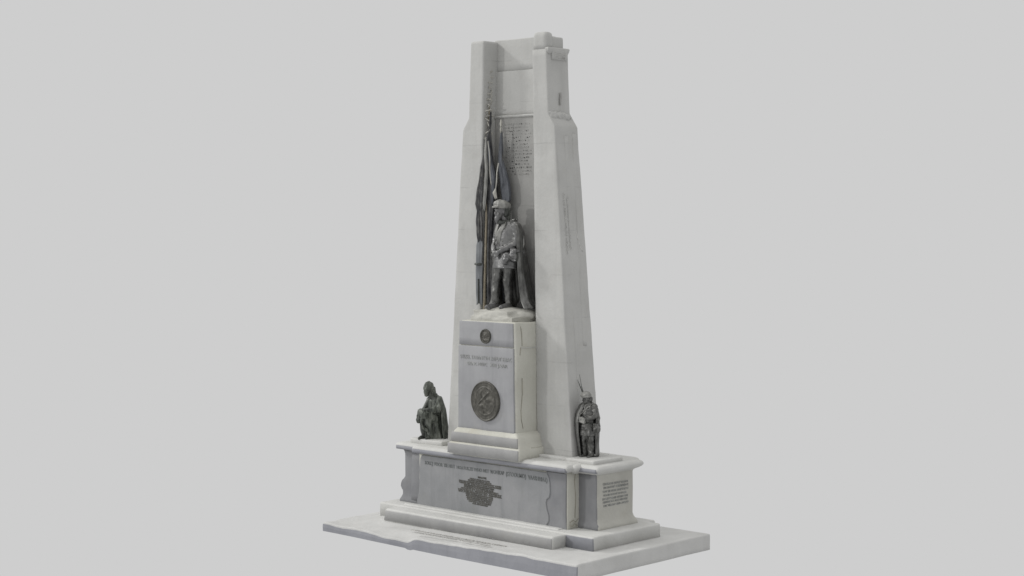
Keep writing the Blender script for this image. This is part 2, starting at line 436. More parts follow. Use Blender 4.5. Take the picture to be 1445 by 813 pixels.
block('corner_pier', pierlv(1.70, 2.135, -1.535, -0.58), M_PIER, base, r=0.03, top_round=0, amp=0.006)
lv = []
for z, f, b in [(0.20, .11, 0), (0.27, .10, 0), (0.31, .07, 0), (0.36, .045, 0), (0.42, .03, .02), (0.46, .02, .07), (0.50, .01, .105), (0.55, 0, .11), (0.60, 0, .085), (0.64, 0, .035), (0.68, 0, .0), (1.10, 0, 0), (1.16, .02, 0)]:
    lv.append((z, -2.25 - f - b, -1.65, -1.735 - f * .4, -0.80))
block('corner_pier', lv, M_SLATE, base, r=0.03, top_round=0, amp=0.006, label='left corner pier with a scroll bulging from its side')
block('pier_front', [(0.20, 1.74, 2.195, -1.590, -1.50), (0.29, 1.74, 2.19, -1.586, -1.50), (0.33, 1.74, 2.15, -1.565, -1.50), (0.38, 1.74, 2.13, -1.556, -1.50), (1.15, 1.74, 2.125, -1.556, -1.50)], M_SLATE, base, r=0.015, top_round=0, amp=0.006, label='front face of the right pier with its dark shade painted in')
block('pier_strip', [(0.24, -2.05, -1.80, -1.775, -1.70), (1.14, -2.03, -1.80, -1.775, -1.70)], M_SLATE, base, r=0.02, top_round=0, amp=0.008)
block('rear_body', box_l(-2.1, 1.98, -1.0, -0.42, 0.15, 1.2), M_CREAM, base, top_round=0)
block('central_block', [(0.19, -1.765, 1.775, -1.85, -1.2), (0.38, -1.765, 1.76, -1.845, -1.2), (1.16, -1.755, 1.755, -1.843, -1.2)], M_CREAM, base, r=0.02, top_round=0, amp=0.006)
me = prism_mesh([(1.30, 0.215), (1.748, 0.215), (1.742, 0.5), (1.745, 1.15), (1.30, 1.15)], -1.862, -1.80)
warp(me, 0.004, seed=31); link('end_facing', me, M_SLATE, base, smooth=False, label='dark facing at the right end of the front panel')
P = [(-1.775, .215), (-1.2, .215), (-.6, .215), (0, .215), (.6, .215), (1.31, .215), (1.325, .25), (1.375, .32), (1.37, .42), (1.33, .52), (1.31, .62), (1.325, .68),
     (1.385, .72), (1.40, .80), (1.395, .95), (1.37, 1.06), (1.33, 1.13), (.6, 1.14), (0, 1.14), (-.6, 1.14), (-1.2, 1.14), (-1.66, 1.14), (-1.70, 1.08), (-1.72, .9), (-1.715, .72), (-1.735, .5), (-1.75, .4), (-1.785, .32)]
me = prism_mesh(P, -1.876, -1.82); warp(me, 0.003, seed=32)
panel = link('inscribed_panel', me, M_PANEL, base, smooth=False)
text('inscription', [("SOLI.'J VOOR TIE NUT", -1.575, -0.82, (0.985, 0.985), 0.062), ('HORTUS,ZE WHO NET', -0.78, 0.0, (0.985, 0.99), 0.056),
                     ('WONIKAP', 0.03, 0.36, (0.985, 0.99), 0.066), ('(STOOUMD)', 0.40, 0.86, (0.985, 0.985), 0.07), ('VAARHHIAT)', 0.91, 1.34, (0.98, 0.975), 0.07)],
     M_INK, base, (0, -1.879, 0), (1, 0, 0), (0, 0, 1), bold=0.0015)
rows = []
rw = [(-.47, .02), (-.50, .06), (-.72, .29), (-.72, .29), (-.60, .12), (-.60, .10), (-.68, .22), (-.74, .30), (-.73, .31), (-.56, .10), (-.55, .09), (-.54, .07), (-.52, .06), (-.49, .04), (-.40, -.02)]
words = ['AVX SOLDATS', 'MORTIS IN BELLO ANNO', 'HIC MONVMENTVM POSVERVNT CIVES', 'VRBIS ET PROVINCIAE MEMORES', 'QVI PRO PATRIA VITAM DEDERVNT SVAM', 'FORTITER PVGNANTES IN ACIE', 'ATQVE IN PACE REQVIESC', 'NOMINA EORVM VIVENT', 'IN AETERNVM ET SEMPER', 'CVM GLORIA MILITVM NOSTR', 'SVB SIGNIS CECIDERVNT OMN', 'ANNIS MCMXIV ET MCMXVIII', 'DEDICATVM EST HOC', 'OPVS LAPIDEVM', 'A.D. MCMXXIV']
for i, ((a, b), s) in enumerate(zip(rw, words)):
    v = 0.825 - i * 0.0305
    rows.append((s, a, b, (v + 0.012, v - 0.0), 0.0225))
rows.append(('MACTE', -.26, -.06, (0.873, 0.871), 0.032))
text('small_inscription', rows, M_INK_B, base, (0.0, -1.879, 0), (1, 0, 0), (0, 0, 1), bold=0.0022)
# cap
def caplv(x0, x1, y0, y1, zt):
    return [(zt + dz, x0 + i, x1 - i, y0 + i, y1 - i) for dz, i in [(-.17, .13), (-.145, .10), (-.125, .055), (-.10, .02), (-.07, .0), (-.045, .002), (-.022, .018), (-.008, .04), (0, .075)]]
block('moulded_cap', caplv(-2.43, 1.9, -1.815, -0.66, 1.30), M_STEP, base, top_round=0, r=0.05, amp=0.007, step=0.09)
block('moulded_cap', caplv(1.30, 2.27, -1.675, -0.44, 1.292), M_STEP, base, top_round=0, r=0.05, amp=0.006, step=0.09)
block('moulded_cap', caplv(-1.84, 1.84, -1.955, -1.45, 1.305), M_STEP, base, top_round=0, r=0.03, amp=0.006, step=0.09)
block('moulded_cap', caplv(-2.22, 2.10, -1.2, -0.34, 1.315), M_STEP, base, top_round=0, r=0.04, amp=0.007, step=0.1)
def fas(x0, x1, y, z0, z1, seed):
    me = loft_mesh([(z0, x0, x1, y - .0, y + .06), ((z0 + z1) / 2, x0, x1, y - 0.008, y + .06), (z1, x0, x1, y, y + .06)], 0.1, 0.01, 0)
    warp(me, 0.003, seed=seed); return me
link('cap_fascia', fas(-2.38, -1.86, -1.826, 1.185, 1.25, 3), M_LAV, base)
link('cap_fascia', fas(-1.82, 1.81, -1.966, 1.18, 1.25, 4), M_LAV, base)
link('cap_fascia', fas(1.86, 2.225, -1.686, 1.18, 1.243, 5), M_LAV, base)
block('tower_footing', box_l(-1.66, 1.66, -1.53, -0.62, 1.25, 1.355), M_STEP, base, amp=0.006, r=0.03)
block('statue_block', box_l(1.46, 2.09, -1.56, -0.80, 1.25, 1.362), M_STEP, base, amp=0.006, r=0.03, top_round=0.025)
block('statue_block', box_l(-2.17, -1.35, -1.68, -0.90, 1.25, 1.385), M_STEP, base, amp=0.006, r=0.03, top_round=0.025)
text('pier_inscription', [('CIVITATIS METZ TASTO', -1.39, -.73, (.945, .93), .036), ('EN ANTVET MEZIEREN E', -1.37, -.72, (.885, .875), .036), ('TOT DE EERE HARTEN N', -1.40, -.73, (.82, .813), .036),
      ('VOOR RECHT IN PAER', -1.38, -.77, (.76, .753), .033), ('EN HET WARE LEVEN SYN', -1.40, -.74, (.698, .693), .036), ('GEDENCKT ALLE HELDEN', -1.39, -.75, (.645, .643), .035), ('DIE VIELEN HIER ANNO', -1.37, -.72, (.585, .585), .034)],
     M_INK_S, base, (2.142, 0, 0), (0, 1, 0), (0, 0, 1), bold=0.0)
# broken plaster at the foot of the central block's end
for pts in ([(1.777, -1.80, .33), (1.782, -1.72, .37), (1.78, -1.66, .33), (1.782, -1.60, .38)], [(1.785, -1.82, .29), (1.787, -1.74, .27), (1.782, -1.70, .31), (1.785, -1.62, .27)],
            [(1.762, -1.66, .4), (1.764, -1.64, .7), (1.762, -1.67, 1.0), (1.764, -1.65, 1.13)]):
    link('crack', tube_mesh(pts, 0.005, 6), M_CRACK, base)

# ================================================================= TOWER
tower = thing('memorial_tower', 'tall tapering pale stone tower with a deep niche between two pilasters', 'memorial tower', (0, -1.1, 1.35))
def lerp(a, b, t): return a + (b - a) * t
def towx(z):      # outer half width
    if z <= 6.92: return lerp(1.485, 1.09, (z - 1.33) / (6.92 - 1.33))
    if z <= 7.12: return lerp(1.09, 0.945, (z - 6.92) / 0.20)
    return lerp(0.945, 0.885, (z - 7.12) / (8.47 - 7.12))
def inx(z): return lerp(0.685, 0.565, (z - 1.33) / (8.47 - 1.33))
def backy(z): return lerp(-0.675, -0.82, (z - 1.33) / (6.9 - 1.33)) if z < 6.92 else (-0.83 if z < 7.12 else -0.85)
zs = [1.30 + i * 0.25 for i in range(23)] + [6.90, 6.94, 7.00, 7.06, 7.11, 7.15] + [7.3, 7.6, 7.9, 8.1]
JL = [(6.48, -1.2, -.62), (5.62, -1.1, -.8), (5.05, -1.3, -.7), (3.2, -1.35, -.75), (2.4, .7, 1.4), (4.4, .7, 1.2), (5.3, .7, .95), (6.45, .65, 1.0), (6.75, .68, 1.05)]
def joints(c):
    for z, a, b in JL:
        if a < c.x < b and abs(c.z - z) < 0.02: c = c + Vector((0, 0.006, 0))
    return c
PF = -1.41
# left pilaster
block('pilaster', [(z, -towx(z), -inx(z), PF, backy(z)) for z in zs + [8.25, 8.455]], M_TOWER, tower, r=0.03, top_round=0.05, amp=0.006, step=0.08, fn=joints)
# right pilaster: broad below the shoulder, narrower head above
block('pilaster', [(z, inx(z), towx(z), PF, backy(z)) for z in zs + [8.22]], M_TOWER, tower, r=0.025, top_round=0.0, amp=0.006, step=0.08, fn=joints)
block('pilaster_head', [(8.21, inx(8.21), 0.893, PF, -1.20), (8.30, .575, .885, PF, -1.20), (8.515, .575, .875, PF, -1.20)], M_TOWER, tower, r=0.06, top_round=0.075, amp=0.006, step=0.06)
block('pilaster_head', [(8.0, inx(8.0), 0.87, -1.24, -0.93), (8.44, .575, .865, -1.24, -0.93)], M_TOWER, tower, r=0.035, top_round=0.03, amp=0.006, step=0.06)
block('side_ledge', [(8.14, .86, .905, -1.38, -0.865), (8.19, .86, .925, -1.40, -0.85), (8.235, .80, .928, -1.40, -0.835), (8.25, .80, .915, -1.39, -0.86)], M_TOWER, tower, r=0.01, top_round=0, amp=0.006, step=0.05)
block('side_plaque', [(8.045, .86, .922, -1.29, -0.90), (8.21, .86, .93, -1.29, -0.90)], M_TOWER, tower, r=0.012, top_round=0.015, amp=0.005, step=0.04)
text('plaque_lettering', [('DEN DODEN', -1.24, -.95, (8.135, 8.12), .045), ('TER EERE', -1.22, -.96, (8.075, 8.06), .04)], M_VTXT, tower, (.929, 0, 0), (0, 1, 0), (0, 0, 1), bold=0.0)
# back wall in three courses, each standing a little prouder than the one above
block('back_wall', box_l(-0.68, 0.72, -1.10, -0.70, 1.30, 7.150), M_NICHE_SHADE, tower, r=0.01, top_round=0.015, amp=0.004, step=0.12)
block('back_wall', box_l(-0.64, 0.64, -1.08, -0.70, 7.10, 7.932), M_TOWER, tower, r=0.01, top_round=0.008, amp=0.004, step=0.12)
block('back_wall', box_l(-0.63, 0.63, -1.06, -0.86, 7.91, 8.482), M_TOWER, tower, r=0.01, top_round=0.02, amp=0.004, step=0.12)
block('ledge', [(7.115, -.62, .66, -1.115, -1.0), (7.14, -.62, .66, -1.13, -1.0), (7.16, -.62, .66, -1.12, -1.0)], M_TOWER, tower, r=0.01, top_round=0.006, amp=0.006, step=0.06)
ln = []
ws = ['GLORIEVX MORTS DE LA', 'GRANDE GVERRE MCMXIV', 'ARDENNES YSER MARNE', 'VERDVN SOMME CHAMP', 'REGIMENT DE LIGNE I', 'BATAILLON TERRITOR', 'COMPAGNIE DV GENIE', 'ARTILLERIE LOVRDE', 'CHASSEVRS A PIED II', 'CAVALERIE LEGERE', 'SERVICE DE SANTE', 'MARINS DV PORT', 'AVIATEVRS', 'HONNEVR ET PATRIE', 'LEVR NOM VIVRA', 'POVR TOVJOVRS']
for i, s in enumerate(ws):
    ln.append((s, -.36 + .03 * math.sin(i * 3), .24 + .05 * math.sin(i * 5), 6.98 - i * 0.058, .032))
text('inscription', ln, M_NTXT, tower, (0.0, -1.099, 0), (1, 0, 0), (0, 0, 1), depth=0.003, bold=-0.002)
# rubble lump and bracket slot at the right shoulder
kl = Clay()
kl.ball((.95, -1.27, 7.10), (.05, .11, .08)).ball((.97, -1.15, 7.10), (.05, .12, .07)).ball((.93, -1.35, 7.14), (.035, .06, .04)).ball((.97, -1.0, 7.07), (.06, .14, .06))
t_ = kl.build('weathered_lump', M_TOWER, tower, voxel=0.012, smooth=3, folds=fnoise(.03, 12, 12, 12, 3)); t_.location = -tower.location
link('iron_stub', tube_mesh([(.952, -1.12, 7.28), (.955, -1.105, 7.40), (.95, -1.10, 7.49)], [.018, .022, .016], 8), M_NTXT, tower)
# shallow ribs weathered down the right flank
for y, wd, z0, z1, mt in [(-1.14, .05, 1.5, 6.75, M_TOWER), (-0.93, .05, 3.2, 6.8, M_TOWER)]:
    rr = []
    for k in range(40):
        z = lerp(z0, z1, k / 39); x = towx(z)
        rr.append((z, x - .03, x + .007 + .004 * noise.noise(Vector((0, y, z))), y - wd, y + wd))
    me = loft_mesh(rr, 0.2, 0.015, 0); warp(me, 0.006, seed=y); link('rib', me, mt, tower)
text('side_inscription', [('ONZE GESNEUVELDE HELDEN', 0, 1.02, 0, .05), ('VOOR GOD EN VADERLAND', 0.05, .95, .085, .05)], M_VTXT, tower, (1.178, -1.30, 5.78), (0.071, 0.02, -1), (0, 1, 0), depth=0.002, bold=-0.001)
link('scar', tube_mesh([(1.205, -1.01, 5.22), (1.222, -.97, 5.0), (1.235, -.92, 4.86), (1.245, -.86, 4.80)], [.006, .012, .017, .006], 8), M_VTXT, tower)

# ================================================================= PEDESTAL
ped = thing('statue_pedestal', 'square marble pedestal with two bronze medallions carrying the large soldier statue', 'pedestal', (0, -1.6, 1.3))
block('shaft', [(1.60, -.655, .672, -1.915, -1.03), (3.16, -.655, .665, -1.915, -1.03), (3.60, -.645, .655, -1.915, -1.03)], M_CREAM, ped, r=0.035, amp=0.01, step=0.08, top_round=0.03)
block('front_slab', [(1.66, -.675, .652, -1.945, -1.87), (3.165, -.668, .625, -1.945, -1.87)], M_BLUE, ped, r=0.008, top_round=0.012, amp=0.002)
block('front_slab', [(3.182, -.655, .62, -1.938, -1.86), (3.588, -.65, .615, -1.938, -1.86)], M_BLUE, ped, r=0.008, top_round=0.012, amp=0.002)
block('base_moulding', [(1.28, -.835, .85, -2.03, -1.36), (1.468, -.83, .845, -2.03, -1.36), (1.482, -.80, .81, -1.995, -1.36), (1.66, -.76, .77, -1.985, -1.37), (1.675, -.75, .755, -1.975, -1.37), (1.735, -.69, .69, -1.94, -1.38)], M_CREAM, ped, r=0.03, amp=0.006, step=0.07, top_round=0)
block('shaded_moulding_strip', [(1.285, -.842, .825, -2.045, -1.98), (1.458, -.84, .825, -2.045, -1.98)], M_RISER, ped, r=0.006, amp=0.002, top_round=0.006)
block('shaded_moulding_strip', [(1.49, -.80, .785, -2.008, -1.94), (1.652, -.775, .765, -2.002, -1.94)], M_RISER, ped, r=0.006, amp=0.002, top_round=0.006)
text('inscription', [('STIZEL TAVANTVM', -.615, .08, (2.94, 2.94), .068)], M_INK_S, ped, (0, -1.948, 0), (1, 0, 0), (0, 0, 1), bold=-0.001)
text('inscription', [('VAPUT ELIAC', .10, .60, (2.94, 2.94), .066), ('DENC MEIIC', -.44, .02, (2.835, 2.835), .056), ('XIII JAAR', .09, .50, (2.835, 2.83), .056)], M_INK_S, ped, (0, -1.948, 0), (1, 0, 0), (0, 0, 1), bold=0.0)
def hf_big(x, y):
    r_ = math.hypot(x, y); t = math.atan2(y, x)
    h = 0.028
    h += 0.014 * sstep(.90, .96, r_) - 0.03 * sstep(.985, 1.0, r_)
    h += 0.010 * math.exp(-((r_ - .70) / .03) ** 2)
    if .74 < r_ < .9: h += 0.007 * max(0, math.sin(26 * t)) * (0.4 + abs(noise.noise(Vector((t * 5, r_ * 9, 0)))))
    if r_ < .68:
        h += 0.004
        # striding figure with a raised diagonal blade above and a round shield low left
        d = abs((x * 0.62 - y * 0.78) + 0.16); a = x * 0.78 + y * 0.62
        if -.42 < a < .55: h += 0.022 * math.exp(-(d / .045) ** 2)
        h += 0.022 * math.exp(-(((x + .30) / .12) ** 2 + ((y - .36) / .22) ** 2))
        h += 0.024 * math.exp(-(((x + .26) / .17) ** 2 + ((y + .30) / .17) ** 2))
        h += 0.020 * math.exp(-(((x - .16) / .16) ** 2 + ((y + .06) / .34) ** 2))
        h += 0.012 * noise.noise(Vector((x * 6, y * 6, 2)))
    return h + 0.004 * noise.noise(Vector((x * 14, y * 14, 0)))
relief_disc('medallion', .325, 0, 2.235, -1.945, hf_big, M_MED, ped, squash=1.08, outline=lambda t: 1 + 0.03 * math.cos(2 * t + .6) + .03 * math.exp(-((t - 4.6) / .3) ** 2))
def hf_s(x, y):
    r_ = math.hypot(x, y)
    h = 0.02 + 0.012 * sstep(.78, .86, r_) - 0.02 * sstep(.97, 1, r_)
    h += 0.022 * math.exp(-((x / .3) ** 2 + ((y - .12) / .36) ** 2)) + 0.014 * math.exp(-((x / .5) ** 2 + ((y + .55) / .2) ** 2))
    return h + 0.006 * noise.noise(Vector((x * 5, y * 5, 4)))
relief_disc('small_medallion', .122, -.01, 3.345, -1.935, hf_s, M_MED, ped, squash=1.02)
for pts in ([(.64, -1.80, 3.60), (.668, -1.79, 3.5), (.668, -1.77, 3.38), (.67, -1.765, 3.2)], [(.674, -1.80, 3.18), (.672, -1.82, 3.05)], [(.676, -1.77, 2.66), (.678, -1.765, 2.4), (.677, -1.80, 2.1), (.678, -1.79, 1.95), (.68, -1.75, 1.8)]):
    link('crack', tube_mesh(pts, 0.0045, 6), M_CRACK, ped)
link('crack', tube_mesh([(.82, -1.70, 1.475), (.828, -1.6, 1.468), (.83, -1.45, 1.47)], 0.010, 6), M_CRACK, ped)
block('joint_course', [(3.165, .60, .682, -1.80, -1.06), (3.175, .60, .684, -1.80, -1.06)], M_STEP, ped, r=0.01, top_round=0.002, amp=0.003)

# ================================================================= FIGURES
def head_clay(k, c, s=1.0, yawd=0.0, beard=False, hair=True):
    """a head built round its centre c, facing -Y turned by yawd degrees"""
    Z = Matrix.Rotation(R(yawd), 3, 'Z'); c = Vector(c)
    def at(x, y, z): return c + Z @ Vector((x * s, y * s, z * s))
    k.ball(at(0, .012, .03), (.078 * s, .096 * s, .098 * s), (0, 0, yawd))
    k.ball(at(0, -.03, -.045), (.056 * s, .062 * s, .068 * s), (0, 0, yawd))         # jaw
    k.ball(at(0, -.078, -.095), (.024 * s, .02 * s, .02 * s), (0, 0, yawd))          # chin
    k.limb([at(0, -.083, .02), at(0, -.108, -.022)], [.011 * s, .017 * s])           # nose
    k.ball(at(0, -.082, .038), (.056 * s, .016 * s, .012 * s), (0, 0, yawd))         # brow
    for sx in (-1, 1):
        k.ball(at(sx * .031, -.077, .012), (.013 * s, .010 * s, .009 * s), (0, 0, yawd))   # eye
        k.ball(at(sx * .040, -.066, -.022), (.022 * s, .02 * s, .018 * s), (0, 0, yawd))   # cheek
        k.ball(at(sx * .080, .01, -.002), (.010 * s, .02 * s, .03 * s), (0, 0, yawd))      # ear
    k.ball(at(0, -.088, -.050), (.026 * s, .012 * s, .007 * s), (0, 0, yawd))        # upper lip
    k.ball(at(0, -.086, -.064), (.021 * s, .012 * s, .008 * s), (0, 0, yawd))        # lower lip
    if beard:
        k.ball(at(0, -.066, -.10), (.05 * s, .045 * s, .05 * s), (0, 0, yawd))
        k.limb([at(.0, -.075, -.12), at(0, -.075, -.18)], [.035 * s, .014 * s])
        k.limb([at(-.045, -.07, -.045), at(0, -.1, -.04), at(.045, -.07, -.045)], [.01 * s, .014 * s, .01 * s])

def hand_clay(k, wrist, palm_dir, finger_side, s=1.0, curl=0.6):
    """palm, four unequal bent fingers and a thumb leaving its side"""
    w_ = Vector(wrist); d = Vector(palm_dir).normalized(); f = Vector(finger_side).normalized(); n = d.cross(f).normalized()
    p = w_ + d * .045 * s
    k.limb([w_, p, w_ + d * .085 * s], [.026 * s, .034 * s, .03 * s])
    for i, ln_ in enumerate((.072, .082, .076, .058)):
        o_ = f * (-.030 + .020 * i) * s
        a = w_ + d * .085 * s + o_; b = a + (d * .8 - n * curl * .6) * ln_ * .45 * s; c_ = b + (d * .35 - n * curl) * ln_ * .55 * s
        k.limb([a, b, c_], [.0115 * s, .0105 * s, .009 * s])
    t0 = w_ + d * .03 * s - f * .028 * s
    k.limb([t0, t0 + (d * .6 - f * .7) * .035 * s, t0 + (d * 1.0 - f * .6 - n * .3) * .058 * s], [.015 * s, .012 * s, .010 * s])

def cloak_mesh(rs, a0, a1, k=9, fold=0.10, thick=0.02, nt=90, nz=46, seed=0.0):
    """rs: (z,cx,cy,rx,ry) top to bottom; angle measured from the front (-Y) round by +X"""
    G = []
    for i in range(nz + 1):
        q = i / nz * (len(rs) - 1); j = min(int(q), len(rs) - 2); f = q - j; f = f * f * (3 - 2 * f) if False else f
        z, cx, cy, rx, ry = [rs[j][m] + (rs[j + 1][m] - rs[j][m]) * f for m in range(5)]
        row = []
        for t in range(nt + 1):
            g = i / nz; e1 = a1[0] + (a1[1] - a1[0]) * g if isinstance(a1, tuple) else a1; a = R(a0 + (e1 - a0) * t / nt)
            fo = fold * (0.15 + 0.85 * g) * (math.sin(k * a + 1.2 * math.sin(2.2 * g + seed)) + 0.5 * math.sin(2.3 * k * a + seed * 3 + 2 * g)) + 0.04 * noise.noise(Vector((a * 3, g * 3, seed)))
            row.append((cx + rx * math.sin(a) * (1 + fo), cy - ry * math.cos(a) * (1 + fo), z + 0.01 * math.sin(k * a)))
        G.append(row)
    return sheet_mesh(G, thick)

# ---- large central soldier
sol = thing('soldier_statue', 'large dark bronze statue of a caped soldier in a flat cap standing on the pedestal', 'statue', (0.05, -1.5, 3.80))
sol.scale = (.93, .97, 1.0)
k = Clay()      # rough ground the soldier stands on
k.ball((-.02, .02, -.13), (.56, .42, .17)).ball((-.15, -.12, -.10), (.40, .27, .12)).box((-.05, -.02, -.12), (.44, .34, .10)).ball((.3, .1, -.10), (.30, .3, .12)).box((0, .02, -.17), (.52, .40, .055))
k.ball((.12, -.20, -.06), (.16, .12, .07)).ball((.46, .12, -.1), (.1, .2, .09))
k.build('rocky_ground', M_PIER, sol, voxel=0.02, smooth=2, folds=fnoise(0.016, 4, 4, 16, 3))
def swirl(c): return 0
k = Clay()      # the body: one continuous figure
head_clay(k, (-.025, -.11, 1.67), 1.12, yawd=-14, beard=True)
k.limb([(.0, -.02, 1.48), (-.01, -.06, 1.58)], [.07, .062])
k.rings([(.86, .02, .01, .17, .12), (1.0, .02, .0, .16, .115), (1.15, .025, .0, .16, .12), (1.32, .03, .0, .185, .135), (1.44, .03, .01, .19, .11), (1.5, .02, .0, .10, .08)])
k.limb([(.09, .01, .92), (.085, -.05, .50), (.08, -.02, .12)], [.10, .072, .05])
k.limb([(-.09, -.02, .92), (-.13, -.12, .50), (-.14, -.12, .12)], [.10, .072, .05])
for fx, fy, tx, ty in ((.08, -.02, .07, -.23), (-.14, -.12, -.17, -.35)):
    k.limb([(fx, fy + .04, .055), (fx, fy - .06, .06), (tx, ty + .03, .04), (tx, ty, .035)], [.044, .045, .038, .026])
    k.box((fx, fy - .06, .012), (.036, .14, .013))
hand_clay(k, (.07, -.20, 1.0), (-.85, -.35, -.35), (0.1, .3, 1), 1.25)
hand_clay(k, (-.12, -.20, .99), (.75, -.45, -.2), (0.1, .3, 1), 1.2)
k.build('body', M_COAT, sol, voxel=0.0095, smooth=1)
k = Clay()      # trousers and high boots
k.limb([(.08, .01, .95), (.085, -.03, .70), (.085, -.05, .50), (.08, -.03, .32), (.08, -.02, .12)], [.12, .105, .086, .078, .062])
k.limb([(-.09, -.02, .95), (-.12, -.09, .70), (-.13, -.12, .50), (-.14, -.13, .32), (-.14, -.12, .12)], [.12, .10, .082, .075, .06])
k.build('trousers', M_BRZ, sol, voxel=0.012, smooth=1, folds=fnoise(0.013, 8, 8, 9, 1))
k = Clay()      # coat with skirt and sleeves
k.rings([(.70, .01, -.02, .255, .21), (.80, .01, -.02, .24, .195), (.95, .015, -.01, .215, .17), (1.08, .02, -.01, .195, .155), (1.22, .025, -.01, .20, .16), (1.36, .03, -.005, .215, .155), (1.45, .03, .01, .20, .12), (1.51, .02, .0, .115, .09)], fold=0.0)
k.limb([(.205, .01, 1.42), (.25, .02, 1.28), (.27, .0, 1.15), (.19, -.11, 1.07), (.085, -.20, 1.01)], [.088, .082, .072, .062, .05])
k.limb([(-.15, .0, 1.42), (-.20, -.01, 1.28), (-.22, -.04, 1.16), (-.17, -.13, 1.06), (-.11, -.20, 1.0)], [.085, .078, .07, .06, .05])
def coatf(c):
    f = 0.009 * noise.noise(Vector((c.x * 6, c.y * 6, c.z * 5))) + 0.002 * noise.noise(Vector((c.x * 18, c.y * 18, c.z * 22)))
    if c.x > .17 or c.x < -.2: f += 0.004 * math.sin(c.z * 80 + c.x * 50 + 3 * noise.noise(c * 6))
    return f
coat = k.build('coat', M_COAT, sol, voxel=0.012, smooth=1, folds=coatf)
# lapels, belt, collar
def strip(name, pts, wd, mat, par, thick=.018, side=(1, 0, 0)):
    s_ = Vector(side).normalized(); G = [[Vector(p) + s_ * (wd[i] if isinstance(wd, (list, tuple)) else wd) * (j / 4 - .5) for j in range(5)] for i, p in enumerate(pts)]
    return link(name, sheet_mesh(G, thick), mat, par, world=False)
strip('lapel', [(.0, -.145, 1.10), (-.01, -.175, 1.22), (.01, -.175, 1.33), (.06, -.145, 1.42), (.075, -.10, 1.50)], [.02, .07, .10, .09, .05], M_BRZ_L, coat, .022, (1, .25, 0))
strip('lapel', [(-.02, -.155, 1.10), (-.06, -.175, 1.22), (-.09, -.165, 1.33), (-.08, -.14, 1.42), (-.06, -.10, 1.50)], [.02, .06, .08, .07, .05], M_BRZ_L, coat, .022, (1, -.3, 0))
link('belt', tube_mesh([(.02 + .212 * math.sin(a), -.01 - .172 * math.cos(a), 1.03) for a in [2 * math.pi * i / 32 for i in range(33)]], .02, 8), M_BRZ_D, coat, world=False)
for i in range(4):
    for s_ in (-1, 1):
        k = Clay(); k.ball((.02 + s_ * .045, -.178 + .004 * i, .86 + .09 * i if i < 2 else 1.10 + .07 * (i - 2)), .013)
        k.build('button', M_BRZ_L, coat, voxel=0.005, smooth=0)
k = Clay()      # scarf at the throat
k.limb([(.09, -.02, 1.50), (.06, -.11, 1.50), (-.02, -.15, 1.49), (-.09, -.09, 1.51), (-.08, .0, 1.52), (.0, .06, 1.54), (.09, -.02, 1.50)], [.036] * 7)
k.build('scarf', M_BRZ_D, sol, voxel=0.01, folds=fnoise(0.012, 20, 20, 20))
k = Clay()      # flat peaked cap
k.ball((-.02, -.10, 1.80), (.135, .155, .080), (-6, 0, -14)).ball((.0, -.05, 1.78), (.12, .13, .07)).ball((-.045, -.215, 1.765), (.09, .08, .020), (14, 0, -14))
k.rings([(1.735, -.02, -.10, .105, .12), (1.79, -.02, -.10, .115, .13)])
k.build('cap', M_BRZ_L, sol, voxel=0.009, smooth=2, folds=fnoise(0.012, 12, 12, 14, 5))
k = Clay()      # long hair behind the ears
k.ball((.035, -.03, 1.66), (.07, .08, .10)).ball((.03, .0, 1.58), (.06, .06, .06)).ball((-.07, -.02, 1.65), (.045, .07, .09))
k.build('hair', M_BRZ_D, sol, voxel=0.009, smooth=1, folds=fnoise(0.016, 22, 22, 14, 2))
cl = cloak_mesh([(1.50, .02, .03, .15, .10), (1.44, .03, .03, .27, .15), (1.30, .035, .04, .315, .20), (1.10, .035, .06, .32, .235), (.80, .04, .08, .33, .27), (.45, .05, .09, .37, .31), (.15, .07, .11, .41, .33), (.02, .09, .12, .49, .37)], 62, 318, k=10, fold=0.055, thick=0.022, seed=1.3)
link('cloak', cl, M_BRZ, sol, world=False)
strip('cloak_collar', [(.19 * math.sin(R(a)) + .02, .02 - .13 * math.cos(R(a)), 1.505 + .01 * math.sin(a)) for a in range(50, 315, 12)], .075, M_BRZ, sol, .02, (0, 0, 1))
k = Clay()      # satchel on the left hip
k.ball((.27, -.05, .93), (.085, .15, .115), (0, 0, 18)).box((.285, -.03, .93), (.05, .12, .10), (0, 0, 18)).ball((.31, .08, .95), (.065, .08, .11)).ball((.19, -.19, .87), (.075, .075, .10), (0, 20, 20)).limb([(.34, -.16, .99), (.355, -.04, 1.0), (.35, .08, 1.0)], [.022] * 3)
bag = k.build('satchel', M_COAT, sol, voxel=0.01, smooth=1, folds=fnoise(0.028, 9, 9, 14, 7))
link('strap', tube_mesh([(.335, .06, 1.0), (.36, .09, 1.12), (.34, .10, 1.26), (.27, .06, 1.40), (.19, .03, 1.475), (.08, -.13, 1.40), (-.05, -.19, 1.25), (-.17, -.15, 1.10)], .016, 6), M_BRZ_L, bag, world=False)
link('bag_buckle', tube_mesh([(.355, -.09, .98), (.36, -.09, .90), (.352, -.09, .83)], .012, 6), M_BRZ_D, bag, world=False)

